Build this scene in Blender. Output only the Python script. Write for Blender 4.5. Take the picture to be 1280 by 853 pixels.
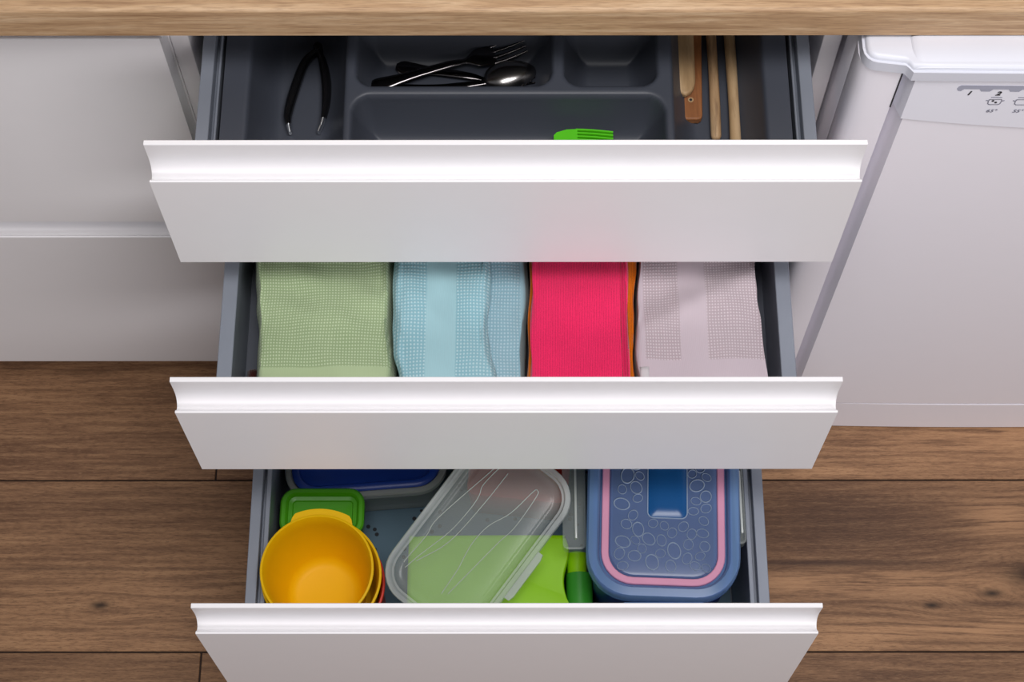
import bpy, bmesh, math, random
from mathutils import Vector, Matrix
random.seed(7)
for o in list(bpy.data.objects): bpy.data.objects.remove(o)
SC = bpy.context.scene
COL = SC.collection
PI = math.pi

# ------------------------------------------------------------------ camera, light, exposure
def look_axes(p, y, r):
    F = Vector((0, math.cos(p), -math.sin(p))); D = Vector((0, -math.sin(p), -math.cos(p))); R = Vector((1, 0, 0))
    R, D = math.cos(r) * R + math.sin(r) * D, -math.sin(r) * R + math.cos(r) * D
    M = Matrix.Rotation(y, 3, 'Z')
    return M @ R, M @ D, M @ F
cam_d = bpy.data.cameras.new('camera'); cam = bpy.data.objects.new('camera', cam_d); COL.objects.link(cam)
Rx, Dn, Fw = look_axes(1.15108347, 0.00136099, 0.00186823)
m3 = Matrix((Rx, -Dn, -Fw)).transposed()
cam.matrix_world = Matrix.Translation((0.006, -0.85386, 2.07499)) @ m3.to_4x4()
cam_d.sensor_width = 36.0; cam_d.lens = 2164.13 / 1280 * 36.0
cam_d.clip_start = 0.05; cam_d.clip_end = 50
SC.camera = cam
w = bpy.data.worlds.new('room_light'); SC.world = w; w.use_nodes = True
w.node_tree.nodes['Background'].inputs[0].default_value = (0.93, 0.95, 1.0, 1)
w.node_tree.nodes['Background'].inputs[1].default_value = 0.17
def area(name, loc, target, sx, sy, power, color=(1, 1, 1)):
    d = bpy.data.lights.new(name, 'AREA'); d.shape = 'RECTANGLE'; d.size = sx; d.size_y = sy; d.energy = power; d.color = color
    o = bpy.data.objects.new(name, d); COL.objects.link(o); o.location = loc
    o.rotation_euler = (Vector(target) - Vector(loc)).to_track_quat('-Z', 'Y').to_euler()
    return o
area('ceiling_softbox', (0.24, -0.62, 2.62), (0.12, -0.30, 0.5), 1.1, 0.5, 25, (1, 0.975, 0.97))
area('front_fill_behind_viewer', (0.9, -2.5, 2.15), (0.25, 0.0, 0.7), 2.4, 0.7, 33, (1.0, 0.97, 0.985))  # added fill light for the front faces, no actual window there
SC.view_settings.view_transform = 'Standard'; SC.view_settings.look = 'None'
SC.view_settings.gamma = 1; SC.view_settings.use_curve_mapping = False
SC.view_settings.exposure = 0.18

# ------------------------------------------------------------------ materials
def lin(c):
    return tuple(((v / 255) / 12.92 if v / 255 <= 0.04045 else ((v / 255 + 0.055) / 1.055) ** 2.4) for v in c)
class NT:
    def __init__(s, name):
        s.m = bpy.data.materials.new(name); s.m.use_nodes = True; s.t = s.m.node_tree
        s.b = s.t.nodes['Principled BSDF']; s.out = s.t.nodes['Material Output']
    def n(s, typ, **kw):
        x = s.t.nodes.new(typ)
        for k, v in kw.items(): setattr(x, k, v)
        return x
    def l(s, a, b): s.t.links.new(a, b)
    def val(s, sock, v):
        if hasattr(v, 'is_linked') or hasattr(v, 'links'): s.l(v, sock)
        else: sock.default_value = v
    def math(s, op, a, b=0.0, c=0.0):
        x = s.n('ShaderNodeMath', operation=op)
        for i, v in enumerate((a, b, c)): s.val(x.inputs[i], v)
        return x.outputs[0]
    def smooth(s, v, a, b):
        x = s.n('ShaderNodeMapRange', interpolation_type='SMOOTHSTEP')
        s.val(x.inputs[0], v); x.inputs[1].default_value = a; x.inputs[2].default_value = b
        return x.outputs[0]
    def mix(s, f, a, b, mode='MIX'):
        x = s.n('ShaderNodeMix', data_type='RGBA', blend_type=mode)
        s.val(x.inputs[0], f)
        for i, v in ((6, a), (7, b)):
            if isinstance(v, tuple): x.inputs[i].default_value = (*v[:3], 1)
            else: s.l(v, x.inputs[i])
        return x.outputs[2]
    def coord(s, scale=(1, 1, 1), loc=(0, 0, 0), rnd=False):
        tc = s.n('ShaderNodeTexCoord'); mp = s.n('ShaderNodeMapping')
        mp.inputs['Scale'].default_value = scale; mp.inputs['Location'].default_value = loc
        s.l(tc.outputs['Object'], mp.inputs[0])
        return mp.outputs[0]
    def noise(s, vec, scale, detail=4, rough=0.5, dist=0.0):
        x = s.n('ShaderNodeTexNoise'); s.l(vec, x.inputs['Vector'])
        x.inputs['Scale'].default_value = scale; x.inputs['Detail'].default_value = detail
        x.inputs['Roughness'].default_value = rough; x.inputs['Distortion'].default_value = dist
        return x.outputs[0]
    def ramp(s, f, stops):
        x = s.n('ShaderNodeValToRGB'); s.l(f, x.inputs[0]); e = x.color_ramp.elements
        while len(e) < len(stops): e.new(0.5)
        for q, (p, c) in zip(e, stops): q.position = p; q.color = (*c, 1)
        return x.outputs[0]
    def bump(s, h, strength, dist):
        x = s.n('ShaderNodeBump'); x.inputs['Strength'].default_value = strength; x.inputs['Distance'].default_value = dist
        s.l(h, x.inputs['Height']); s.l(x.outputs[0], s.b.inputs['Normal'])
def plain(name, rgb, rough=0.5, metal=0.0, spec=0.5, noise_amt=0.04, bump=None, coat=0.0):
    m = NT(name); c = lin(rgb)
    v = m.coord(); nz = m.noise(v, 35, 3)
    m.l(m.mix(nz, tuple(x * (1 - noise_amt) for x in c), tuple(min(1, x * (1 + noise_amt)) for x in c)), m.b.inputs['Base Color'])
    m.b.inputs['Roughness'].default_value = rough; m.b.inputs['Metallic'].default_value = metal
    m.b.inputs['Specular IOR Level'].default_value = spec; m.b.inputs['Coat Weight'].default_value = coat
    if bump: m.bump(m.noise(v, bump[0], 2), bump[1], bump[2])
    return m.m
def frosted(name, rgb, alpha, rough=0.25, tint=None):
    """clear or milky plastic: partly see-through, partly diffuse and glossy"""
    m = NT(name); c = lin(rgb)
    v = m.coord(); nz = m.noise(v, 30, 2)
    m.l(m.mix(nz, tuple(x * .94 for x in c), c), m.b.inputs['Base Color'])
    m.b.inputs['Roughness'].default_value = rough
    tr = m.n('ShaderNodeBsdfTransparent'); tr.inputs[0].default_value = (*(tint or (0.95, 0.96, 0.96)), 1)
    mx = m.n('ShaderNodeMixShader'); mx.inputs[0].default_value = alpha
    m.l(tr.outputs[0], mx.inputs[1]); m.l(m.b.outputs[0], mx.inputs[2]); m.l(mx.outputs[0], m.out.inputs[0])
    return m.m
def waffle(name, dark, light, period=0.0026, bands=(), yband=None, smoothc=None):
    m = NT(name); v = m.coord()
    warp = m.n('ShaderNodeTexNoise'); m.l(v, warp.inputs['Vector']); warp.inputs['Scale'].default_value = 9; warp.inputs['Detail'].default_value = 2
    ad = m.n('ShaderNodeVectorMath', operation='MULTIPLY_ADD'); m.l(warp.outputs[1], ad.inputs[0])
    ad.inputs[1].default_value = (0.012, 0.012, 0); m.l(v, ad.inputs[2])
    sp = m.n('ShaderNodeSeparateXYZ'); m.l(ad.outputs[0], sp.inputs[0])
    kx = 2 * PI / period; ky = 2 * PI / (period * 1.12)
    sx = m.math('SINE', m.math('MULTIPLY', sp.outputs[0], kx)); sy = m.math('SINE', m.math('MULTIPLY', sp.outputs[1], ky))
    h = m.math('MULTIPLY', m.math('MULTIPLY_ADD', sx, 0.5, 0.5), m.math('MULTIPLY_ADD', sy, 0.5, 0.5))
    raw = m.n('ShaderNodeSeparateXYZ'); m.l(v, raw.inputs[0])
    mask = None
    for a, b in bands:
        f = m.math('MULTIPLY', m.smooth(raw.outputs[0], a - 0.001, a + 0.001), m.smooth(raw.outputs[0], b + 0.001, b - 0.001))
        mask = f if mask is None else m.math('MAXIMUM', mask, f)
    if yband is not None:
        f = m.smooth(raw.outputs[1], yband + 0.001, yband - 0.001)
        mask = f if mask is None else m.math('MAXIMUM', mask, f)
    D, L = lin(dark), lin(light)
    col = m.mix(m.smooth(h, 0.1, 0.8), D, L)
    fine = m.math('MULTIPLY_ADD', m.math('SINE', m.math('MULTIPLY', sp.outputs[0], kx * 2.3)), 0.25, 0.5)
    hh = h
    if mask is not None:
        sc = lin(smoothc) if smoothc else tuple((a + b) / 2 for a, b in zip(D, L))
        col = m.mix(mask, col, m.mix(fine, tuple(x * .93 for x in sc), tuple(x * 1.05 for x in sc)))
        mm = m.n('ShaderNodeMix'); m.l(mask, mm.inputs[0]); m.l(h, mm.inputs[2]); m.l(m.math('MULTIPLY', fine, 0.35), mm.inputs[3]); hh = mm.outputs[0]
    big = m.noise(v, 14, 3)
    col = m.mix(0.12, col, m.ramp(big, [(0.3, tuple(x * .7 for x in D)), (0.7, L)]))
    m.l(col, m.b.inputs['Base Color']); m.b.inputs['Roughness'].default_value = 0.9
    m.b.inputs['Specular IOR Level'].default_value = 0.15; m.b.inputs['Sheen Weight'].default_value = 0.15
    m.bump(hh, 0.45, 0.0009)
    return m.m
def terry(name, rgb, ribx=0.0016):
    m = NT(name); v = m.coord(); c = lin(rgb)
    sp = m.n('ShaderNodeSeparateXYZ'); m.l(v, sp.inputs[0])
    nz = m.noise(v, 900, 2); wx = m.math('SINE', m.math('MULTIPLY_ADD', nz, 2.5, m.math('MULTIPLY', sp.outputs[0], 2 * PI / ribx)))
    h = m.math('MULTIPLY_ADD', wx, 0.3, nz)
    col = m.mix(m.smooth(h, 0.1, 0.8), tuple(x * .72 for x in c), tuple(min(1, x * 1.12) for x in c))
    col = m.mix(0.15, col, m.ramp(m.noise(v, 25, 4), [(0.35, tuple(x * .6 for x in c)), (0.65, c)]))
    m.l(col, m.b.inputs['Base Color']); m.b.inputs['Roughness'].default_value = 0.95
    m.b.inputs['Specular IOR Level'].default_value = 0.1; m.b.inputs['Sheen Weight'].default_value = 0.3
    m.bump(h, 0.6, 0.0009)
    return m.m
def wood(name, c1, c2, c3, stretch=(3, 40, 40), rough=0.5, pore=None, bumpd=0.0004, axis='X'):
    m = NT(name); v = m.coord(stretch)
    oi = m.n('ShaderNodeObjectInfo'); ad = m.n('ShaderNodeVectorMath', operation='MULTIPLY_ADD')
    cb = m.n('ShaderNodeCombineXYZ'); 
    for i in range(3): m.l(oi.outputs['Random'], cb.inputs[i])
    m.l(cb.outputs[0], ad.inputs[0]); ad.inputs[1].default_value = (37, 19, 11); m.l(v, ad.inputs[2]); v = ad.outputs[0]
    a = m.noise(v, 1.0, 6, 0.62, 0.35); b = m.noise(v, 6.0, 3, 0.6)
    col = m.ramp(a, [(0.3, lin(c1)), (0.5, lin(c2)), (0.7, lin(c3))])
    col = m.mix(m.math('MULTIPLY', m.smooth(b, 0.45, 0.7), 0.45), col, lin(pore or c1))
    m.l(col, m.b.inputs['Base Color']); m.b.inputs['Roughness'].default_value = rough
    m.bump(b, 0.25, bumpd)
    return m.m
def plank_mat():
    """weathered oak-look floor tile: long grain, dark and light patches, a few knots with bent grain"""
    m = NT('weathered_oak_floor'); tc = m.n('ShaderNodeTexCoord')
    oi = m.n('ShaderNodeObjectInfo')
    cb = m.n('ShaderNodeCombineXYZ')
    for i in range(3): m.l(oi.outputs['Random'], cb.inputs[i])
    base = tc.outputs['Object']
    def mapped(scale, k, src=base):
        mp = m.n('ShaderNodeMapping'); m.l(src, mp.inputs[0]); mp.inputs['Scale'].default_value = scale
        ad = m.n('ShaderNodeVectorMath', operation='MULTIPLY_ADD'); m.l(cb.outputs[0], ad.inputs[0]); ad.inputs[1].default_value = (k, k * .7, k * .3)
        m.l(mp.outputs[0], ad.inputs[2]); return ad.outputs[0]
    sp = m.n('ShaderNodeSeparateXYZ'); m.l(base, sp.inputs[0])
    knot = None; ring = None; streak = None
    for kx, ky, wx_, wy_, amt_ in STREAKS:
        dx = m.math('MULTIPLY', m.math('SUBTRACT', sp.outputs[0], kx), 1 / wx_); dy = m.math('MULTIPLY', m.math('SUBTRACT', sp.outputs[1], ky), 1 / wy_)
        g_ = m.math('MULTIPLY', m.math('POWER', 2.718, m.math('MULTIPLY', m.math('ADD', m.math('MULTIPLY', dx, dx), m.math('MULTIPLY', dy, dy)), -1.0)), amt_)
        streak = g_ if streak is None else m.math('MAXIMUM', streak, g_)
    for kx, ky, s in KNOTS:
        dx = m.math('MULTIPLY', m.math('SUBTRACT', sp.outputs[0], kx), 1 / (s * 2.4)); dy = m.math('MULTIPLY', m.math('SUBTRACT', sp.outputs[1], ky), 1 / s)
        d2 = m.math('ADD', m.math('MULTIPLY', dx, dx), m.math('MULTIPLY', dy, dy))
        g = m.math('POWER', 2.718, m.math('MULTIPLY', d2, -1.0)); w_ = m.math('POWER', 2.718, m.math('MULTIPLY', d2, -0.07))
        bend = m.math('MULTIPLY', m.math('MULTIPLY', dy, w_), s * 0.55)
        knot = g if knot is None else m.math('MAXIMUM', knot, g)
        ring = bend if ring is None else m.math('ADD', ring, bend)
    cv = m.n('ShaderNodeCombineXYZ'); m.l(sp.outputs[0], cv.inputs[0]); m.l(m.math('SUBTRACT', sp.outputs[1], ring), cv.inputs[1]); m.l(sp.outputs[2], cv.inputs[2])
    bent = cv.outputs[0]
    big = m.noise(mapped((2.0, 10, 1), 31, bent), 1, 3, 0.5, 0.3)
    grain = m.noise(mapped((9, 170, 1), 57, bent), 1, 5, 0.66, 0.2)
    fine = m.noise(mapped((110, 760, 1), 13, bent), 1, 5, 0.7)
    col = m.ramp(big, [(0.25, lin((116, 84, 61))), (0.45, lin((140, 104, 76))), (0.58, lin((152, 114, 83))), (0.76, lin((184, 140, 102)))])
    col = m.mix(m.math('MULTIPLY', m.smooth(grain, 0.44, 0.66), 0.5), col, lin((84, 57, 42)))
    col = m.mix(m.math('MULTIPLY', m.smooth(grain, 0.5, 0.3), 0.35), col, lin((186, 146, 108)))
    col = m.mix(m.math('MULTIPLY', m.smooth(fine, 0.48, 0.66), 0.5), col, lin((76, 52, 38)))
    col = m.mix(m.math('MULTIPLY', m.smooth(fine, 0.46, 0.32), 0.3), col, lin((188, 150, 114)))
    col = m.mix(m.math('MULTIPLY', streak, m.math('MULTIPLY_ADD', fine, 0.8, 0.6)), col, lin((70, 48, 38)))
    light = None
    for kx, ky, wx_, wy_, amt_ in PALE:
        dx = m.math('MULTIPLY', m.math('SUBTRACT', sp.outputs[0], kx), 1 / wx_); dy = m.math('MULTIPLY', m.math('SUBTRACT', sp.outputs[1], ky), 1 / wy_)
        g_ = m.math('MULTIPLY', m.math('POWER', 2.718, m.math('MULTIPLY', m.math('ADD', m.math('MULTIPLY', dx, dx), m.math('MULTIPLY', dy, dy)), -1.0)), amt_)
        light = g_ if light is None else m.math('MAXIMUM', light, g_)
    col = m.mix(m.math('MULTIPLY', light, m.smooth(grain, 0.68, 0.42)), col, lin((196, 150, 110)))
    col = m.mix(m.math('MULTIPLY', knot, 0.92), col, lin((38, 27, 22)))
    tone = m.math('MULTIPLY_ADD', oi.outputs['Random'], 0.3, 0.82)
    tn = m.n('ShaderNodeCombineColor')
    for i in range(3): m.l(tone, tn.inputs[i])
    col = m.mix(1.0, col, tn.outputs[0], 'MULTIPLY')
    m.l(col, m.b.inputs['Base Color']); m.b.inputs['Roughness'].default_value = 0.55; m.b.inputs['Specular IOR Level'].default_value = 0.3
    m.bump(m.math('ADD', grain, fine), 0.3, 0.0006)
    return m.m
KNOTS = [(-0.5017, -0.2834, 0.0052), (0.596, -0.2689, 0.0055), (0.5206, -0.284, 0.0042), (0.655, -0.245, 0.016)]
STREAKS = [(0.40, -0.2305, 0.18, 0.0065, 0.9), (0.42, -0.178, 0.17, 0.045, 0.62), (0.60, -0.283, 0.10, 0.005, 0.5), (0.66, -0.262, 0.03, 0.03, 0.55), (-0.58, -0.237, 0.16, 0.0022, 0.5)]
PALE = [(0.44, -0.256, 0.20, 0.016, 0.7), (0.62, -0.172, 0.05, 0.028, 0.6), (0.56, -0.315, 0.16, 0.012, 0.6), (0.62, -0.06, 0.12, 0.04, 0.5)]
M = {}
M['white'] = plain('white_lacquer', (236, 234, 236), 0.42, noise_amt=0.01)
M['melamine'] = plain('white_melamine', (225, 221, 222), 0.5, noise_amt=0.015)
M['steel_grey'] = plain('grey_painted_steel', (140, 146, 158), 0.42, 0.25, noise_amt=0.02)
M['steel_dark'] = plain('dark_grey_drawer_base', (92, 96, 106), 0.55)
M['tray'] = plain('anthracite_plastic', (66, 70, 80), 0.46, noise_amt=0.03, bump=(2600, 0.12, 0.0003))
M['steel'] = plain('polished_steel', (92, 89, 90), 0.14, 1.0, noise_amt=0.02)
M['spoon_steel'] = plain('highlight_spoon_steel', (150, 147, 146), 0.22, 1.0, noise_amt=0.02)  # lighter steel, puts the bright highlight on the spoon bowl into its colour
M['black'] = plain('dark_reflection_steel', (14, 14, 16), 0.22)  # tong steel, the dark surroundings it reflects are put into its colour
M['bright'] = plain('tip_highlight_steel', (225, 228, 232), 0.25, 1.0)  # highlights on the tong tips painted as a paler metal
M['silicone'] = plain('green_silicone', (88, 205, 22), 0.45)
M['acrylic'] = frosted('clear_acrylic', (200, 208, 212), 0.35, 0.15)
M['appliance'] = plain('white_appliance_enamel', (247, 244, 251), 0.34, noise_amt=0.008)
M['appliance_bright'] = plain('white_appliance_plastic', (240, 240, 249), 0.42, noise_amt=0.008)
M['appliance_cap'] = plain('white_appliance_top', (218, 220, 230), 0.42, noise_amt=0.008)  # darker copy of the white, its colour offsets the strong light from overhead
M['ink'] = plain('black_ink', (34, 34, 40), 0.6)
M['ink_grey'] = plain('grey_ink', (128, 128, 142), 0.6)
M['slot'] = plain('grey_display_slot', (168, 170, 186), 0.5)
M['gap'] = plain('dark_joint', (40, 40, 46), 0.7)
M['grout'] = plain('dark_grout', (52, 38, 32), 0.9)
M['wall'] = plain('painted_wall', (222, 218, 214), 0.8)
M['plank'] = plank_mat()
M['oak'] = wood('oak_laminate', (150, 116, 84), (184, 150, 114), (206, 176, 142), (9, 170, 170), 0.55, pore=(118, 88, 62))
M['wood_pale'] = wood('pale_beech', (148, 116, 80), (180, 148, 108), (202, 172, 134), (45, 5, 45), 0.6)
M['wood_red'] = wood('reddish_beech', (122, 74, 40), (154, 98, 56), (172, 120, 76), (60, 5, 60), 0.55)
M['wood_worn'] = wood('worn_beech', (140, 108, 76), (182, 148, 110), (206, 176, 138), (70, 6, 70), 0.65, pore=(84, 58, 40))
M['yellow'] = plain('yellow_plastic', (238, 188, 4), 0.5, spec=0.22, noise_amt=0.02)
M['red'] = plain('red_plastic', (206, 44, 22), 0.35)
M['green'] = plain('green_plastic', (74, 160, 16), 0.38)
M['lime'] = plain('lime_plastic', (150, 212, 10), 0.36, noise_amt=0.02)
M['mid_green'] = plain('mid_green_plastic', (56, 148, 44), 0.35)
M['blue_lid'] = plain('deep_blue_plastic', (34, 74, 176), 0.3)
M['navy'] = plain('navy_plastic', (14, 40, 130), 0.4)
M['blue_clear'] = frosted('blue_tinted_plastic', (132, 172, 226), 0.52, 0.22, (0.7, 0.8, 0.95))
M['blue_panel'] = frosted('pale_blue_tinted_panel', (110, 134, 182), 0.62, 0.25, (0.75, 0.84, 0.95))
M['patch'] = frosted('teal_blue_window', (30, 96, 160), 0.72, 0.25, (0.5, 0.7, 0.9))
M['pink_seal'] = plain('pink_silicone_seal', (222, 152, 182), 0.5)
M['ring_ink'] = frosted('embossed_ring', (176, 196, 222), 0.75, 0.3)
M['milky'] = frosted('milky_clear_plastic', (206, 214, 210), 0.29, 0.2)
M['milky_rim'] = frosted('milky_clear_rim', (214, 220, 218), 0.5, 0.2)
M['line'] = frosted('raised_clear_line', (226, 232, 228), 0.7, 0.2)
M['t_green'] = waffle('green_waffle_cotton', (152, 172, 130), (202, 217, 180), 0.0027, yband=-0.2215, smoothc=(178, 196, 154))
M['t_blue'] = waffle('light_blue_waffle_cotton', (140, 186, 198), (192, 222, 228), 0.0031, bands=((-0.0755, -0.0475),), smoothc=(166, 206, 214))
M['t_blue2'] = waffle('pale_blue_waffle_cotton', (146, 186, 200), (192, 220, 230), 0.0031, bands=((0.013, 0.05),), smoothc=(160, 200, 214))
M['t_lilac'] = waffle('grey_lilac_waffle_cotton', (184, 168, 174), (220, 208, 214), 0.0027, bands=((0.1, 0.1295), (0.1625, 0.188)), yband=-0.2145, smoothc=(204, 190, 198))
M['t_pink'] = terry('hot_pink_microfibre', (250, 44, 102))
M['t_hem'] = terry('hot_pink_hem', (214, 30, 84), 0.0024)
M['t_orange'] = terry('orange_microfibre', (216, 112, 12))
M['t_red'] = terry('dark_red_cloth', (74, 24, 18))
M['tag'] = plain('white_care_label', (206, 202, 204), 0.8)
def liner_mat():
    m = NT('speckled_drawer_liner'); v = m.coord()
    vo = m.n('ShaderNodeTexVoronoi'); m.l(v, vo.inputs['Vector']); vo.inputs['Scale'].default_value = 95; vo.inputs['Randomness'].default_value = 1
    sp = m.n('ShaderNodeSeparateColor'); m.l(vo.outputs['Color'], sp.inputs[0])
    d = m.math('MULTIPLY', m.smooth(vo.outputs[0], 0.26, 0.2), m.math('GREATER_THAN', sp.outputs[0], 0.55))
    m.l(m.mix(d, lin((86, 112, 128)), lin((28, 30, 36))), m.b.inputs['Base Color']); m.b.inputs['Roughness'].default_value = 0.7
    return m.m
M['liner'] = liner_mat()

# ------------------------------------------------------------------ mesh helpers
def mesh(name, verts, faces, mat, parent=None, smooth=False, sharp=None):
    me = bpy.data.meshes.new(name); me.from_pydata([tuple(v) for v in verts], [], faces); me.update()
    bm = bmesh.new(); bm.from_mesh(me); bmesh.ops.recalc_face_normals(bm, faces=bm.faces); bm.to_mesh(me); bm.free()
    me.materials.append(M[mat])
    if smooth:
        me.polygons.foreach_set('use_smooth', [True] * len(me.polygons))
        me.set_sharp_from_angle(angle=math.radians(sharp or 40))
    o = bpy.data.objects.new(name, me); COL.objects.link(o)
    if parent: o.parent = parent
    return o
def bmobj(name, bm, mat, parent=None, smooth=False, sharp=40):
    me = bpy.data.meshes.new(name); bmesh.ops.recalc_face_normals(bm, faces=bm.faces); bm.to_mesh(me); bm.free()
    me.materials.append(M[mat])
    if smooth:
        me.polygons.foreach_set('use_smooth', [True] * len(me.polygons)); me.set_sharp_from_angle(angle=math.radians(sharp))
    o = bpy.data.objects.new(name, me); COL.objects.link(o)
    if parent: o.parent = parent
    return o
def box_bm(x0, x1, y0, y1, z0, z1, bev=0.0, seg=2):
    bm = bmesh.new(); bmesh.ops.create_cube(bm, size=1)
    for v in bm.verts: v.co = ((x0 + x1) / 2 + v.co.x * (x1 - x0), (y0 + y1) / 2 + v.co.y * (y1 - y0), (z0 + z1) / 2 + v.co.z * (z1 - z0))
    if bev: bmesh.ops.bevel(bm, geom=bm.edges[:], offset=bev, segments=seg, affect='EDGES', profile=0.5)
    return bm
def box(name, x0, x1, y0, y1, z0, z1, mat, parent=None, bev=0.0008):
    return bmobj(name, box_bm(x0, x1, y0, y1, z0, z1, bev), mat, parent, True, 50)
def prism_x(name, prof, x0, x1, mat, parent=None, smooth=True, sharp=32):
    """profile of (y, z) points swept along x"""
    n = len(prof); v = [(x0, y, z) for y, z in prof] + [(x1, y, z) for y, z in prof]
    f = [(i, (i + 1) % n, n + (i + 1) % n, n + i) for i in range(n)] + [tuple(range(n)), tuple(range(n, 2 * n))]
    return mesh(name, v, f, mat, parent, smooth, sharp)
def prism_y(name, prof, y0, y1, mat, parent=None, smooth=True, sharp=32):
    n = len(prof); v = [(x, y0, z) for x, z in prof] + [(x, y1, z) for x, z in prof]
    f = [(i, (i + 1) % n, n + (i + 1) % n, n + i) for i in range(n)] + [tuple(range(n)), tuple(range(n, 2 * n))]
    return mesh(name, v, f, mat, parent, smooth, sharp)
def prism_z(name, prof, z0, z1, mat, parent=None, smooth=True, sharp=32):
    n = len(prof); v = [(x, y, z0) for x, y in prof] + [(x, y, z1) for x, y in prof]
    f = [(i, (i + 1) % n, n + (i + 1) % n, n + i) for i in range(n)] + [tuple(range(n)), tuple(range(n, 2 * n))]
    return mesh(name, v, f, mat, parent, smooth, sharp)
def loft(name, loops, mat, parent=None, cap0=True, cap1=True, closed=False, smooth=True, sharp=38, xf=None):
    n = len(loops[0]); v = [p for lp in loops for p in lp]
    if xf: v = [xf @ Vector(p) for p in v]
    f = []
    K = len(loops)
    for k in range(K if closed else K - 1):
        a = k * n; b = ((k + 1) % K) * n
        for i in range(n): f.append((a + i, a + (i + 1) % n, b + (i + 1) % n, b + i))
    if not closed:
        if cap0: f.append(tuple(range(n)))
        if cap1: f.append(tuple(range((K - 1) * n, K * n)))
    return mesh(name, v, f, mat, parent, smooth, sharp)
def rrect(w, d, r, z, cx=0, cy=0, seg=8):
    pts = []; r = min(r, w / 2 - 1e-5, d / 2 - 1e-5)
    for qx, qy, a0 in ((1, 1, 0), (-1, 1, 90), (-1, -1, 180), (1, -1, 270)):
        for i in range(seg + 1):
            a = math.radians(a0 + 90 * i / seg)
            pts.append((cx + qx * (w / 2 - r) + r * math.cos(a), cy + qy * (d / 2 - r) + r * math.sin(a), z))
    return pts
def rr_loft(name, w, d, r, prof, mat, parent=None, xf=None, cap0=True, cap1=True, closed=False, sharp=38, seg=8):
    """rounded-rectangle shell from (inset, z) steps"""
    return loft(name, [rrect(w - 2 * i, d - 2 * i, max(r - i, 0.002), z, seg=seg) for i, z in prof], mat, parent, cap0, cap1, closed, True, sharp, xf)
def lathe(name, prof, cx, cy, mat, parent=None, n=64, cap0=True, cap1=True, sharp=40):
    return loft(name, [[(cx + r * math.cos(2 * PI * i / n), cy + r * math.sin(2 * PI * i / n), z) for i in range(n)] for r, z in prof], mat, parent, cap0, cap1, False, True, sharp)
def catmull(pts, n):
    P = [Vector(p) for p in pts]; P = [P[0] * 2 - P[1]] + P + [P[-1] * 2 - P[-2]]; out = []
    for k in range(1, len(P) - 2):
        for j in range(n):
            t = j / n; a, b, c, d = P[k - 1:k + 3]
            out.append(0.5 * ((2 * b) + (c - a) * t + (2 * a - 5 * b + 4 * c - d) * t * t + (3 * b - a - 3 * c + d) * t ** 3))
    out.append(P[-2]); return out
def sweep(name, pts, rad, mat, parent=None, n=10, sub=6, up=(0, 0, 1), xf=None):
    """tube along points; rad(t) -> (half width, half height)"""
    C = catmull(pts, sub); loops = []; K = len(C)
    for i, p in enumerate(C):
        t = (C[min(i + 1, K - 1)] - C[max(i - 1, 0)]).normalized(); s = t.cross(Vector(up)).normalized(); u = s.cross(t)
        a, b = rad(i / (K - 1))
        loops.append([p + s * (a * math.cos(2 * PI * j / n)) + u * (b * math.sin(2 * PI * j / n)) for j in range(n)])
    return loft(name, loops, mat, parent, sharp=60, xf=xf)
def ip(tab, x):
    if x <= tab[0][0]: return tab[0][1]
    for (a, va), (b, vb) in zip(tab, tab[1:]):
        if x <= b:
            t = (x - a) / (b - a); t = t * t * (3 - 2 * t); return va + (vb - va) * t
    return tab[-1][1]
def tag(o, label, cat, group=None):
    o['label'] = label; o['category'] = cat
    if group: o['group'] = group
    return o
def struct(o, label=None):
    o['kind'] = 'structure'
    return o
def empty(name, loc):
    o = bpy.data.objects.new(name, None); o.empty_display_size = 0.05; COL.objects.link(o); return o

# ------------------------------------------------------------------ setting: floor of planks, wall
fl = struct(box('floor', -1.9, 1.9, -1.9, 0.62, -0.04, -0.0035, 'grout', bev=0)); fl['label'] = 'brown weathered oak-look plank floor'; fl['category'] = 'floor'
PW = 0.2207; g = 0.0011
rows = {0: -0.371, 1: 0.035, 2: -0.373, 3: 0.1, 4: -0.55, 5: 0.31, 6: -0.1, -1: 0.2, -2: -0.4, -3: 0.05}
for k, off in rows.items():
    y1 = 0.0998 - PW * k; y0 = y1 - PW
    if y0 > 0.6: continue
    xs = [off + 1.2 * j for j in range(-2, 3)]
    for a, b in zip(xs, xs[1:]):
        a = max(a, -1.88); b = min(b, 1.88)
        if b - a < 0.03: continue
        bmobj('plank', box_bm(a + g, b - g, y0 + g, min(y1, 0.615) - g, -0.0036, random.uniform(-0.0004, 0.0), 0.0007, 1), 'plank', fl)
wb = struct(box('wall_back', -1.9, 1.9, 0.62, 0.70, -0.04, 2.6, 'wall', bev=0)); wb['label'] = 'plain pale painted wall behind the worktop'; wb['category'] = 'wall'

# ------------------------------------------------------------------ worktop
zb, zt, yf = 0.8425, 0.8805, -0.0215
prof = [(0.619, zb), (yf + 0.0015, zb), (yf, zb + 0.0015)]
for i in range(7):
    a = PI - (PI / 2) * i / 6; prof.append((yf + 0.004 + 0.004 * math.cos(a), zt - 0.004 + 0.004 * math.sin(a)))
prof.append((0.619, zt))
tag(prism_x('worktop', prof, -1.85, 1.85, 'oak'), 'oak-look laminate worktop with a rounded front edge above the drawers', 'worktop')

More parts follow.
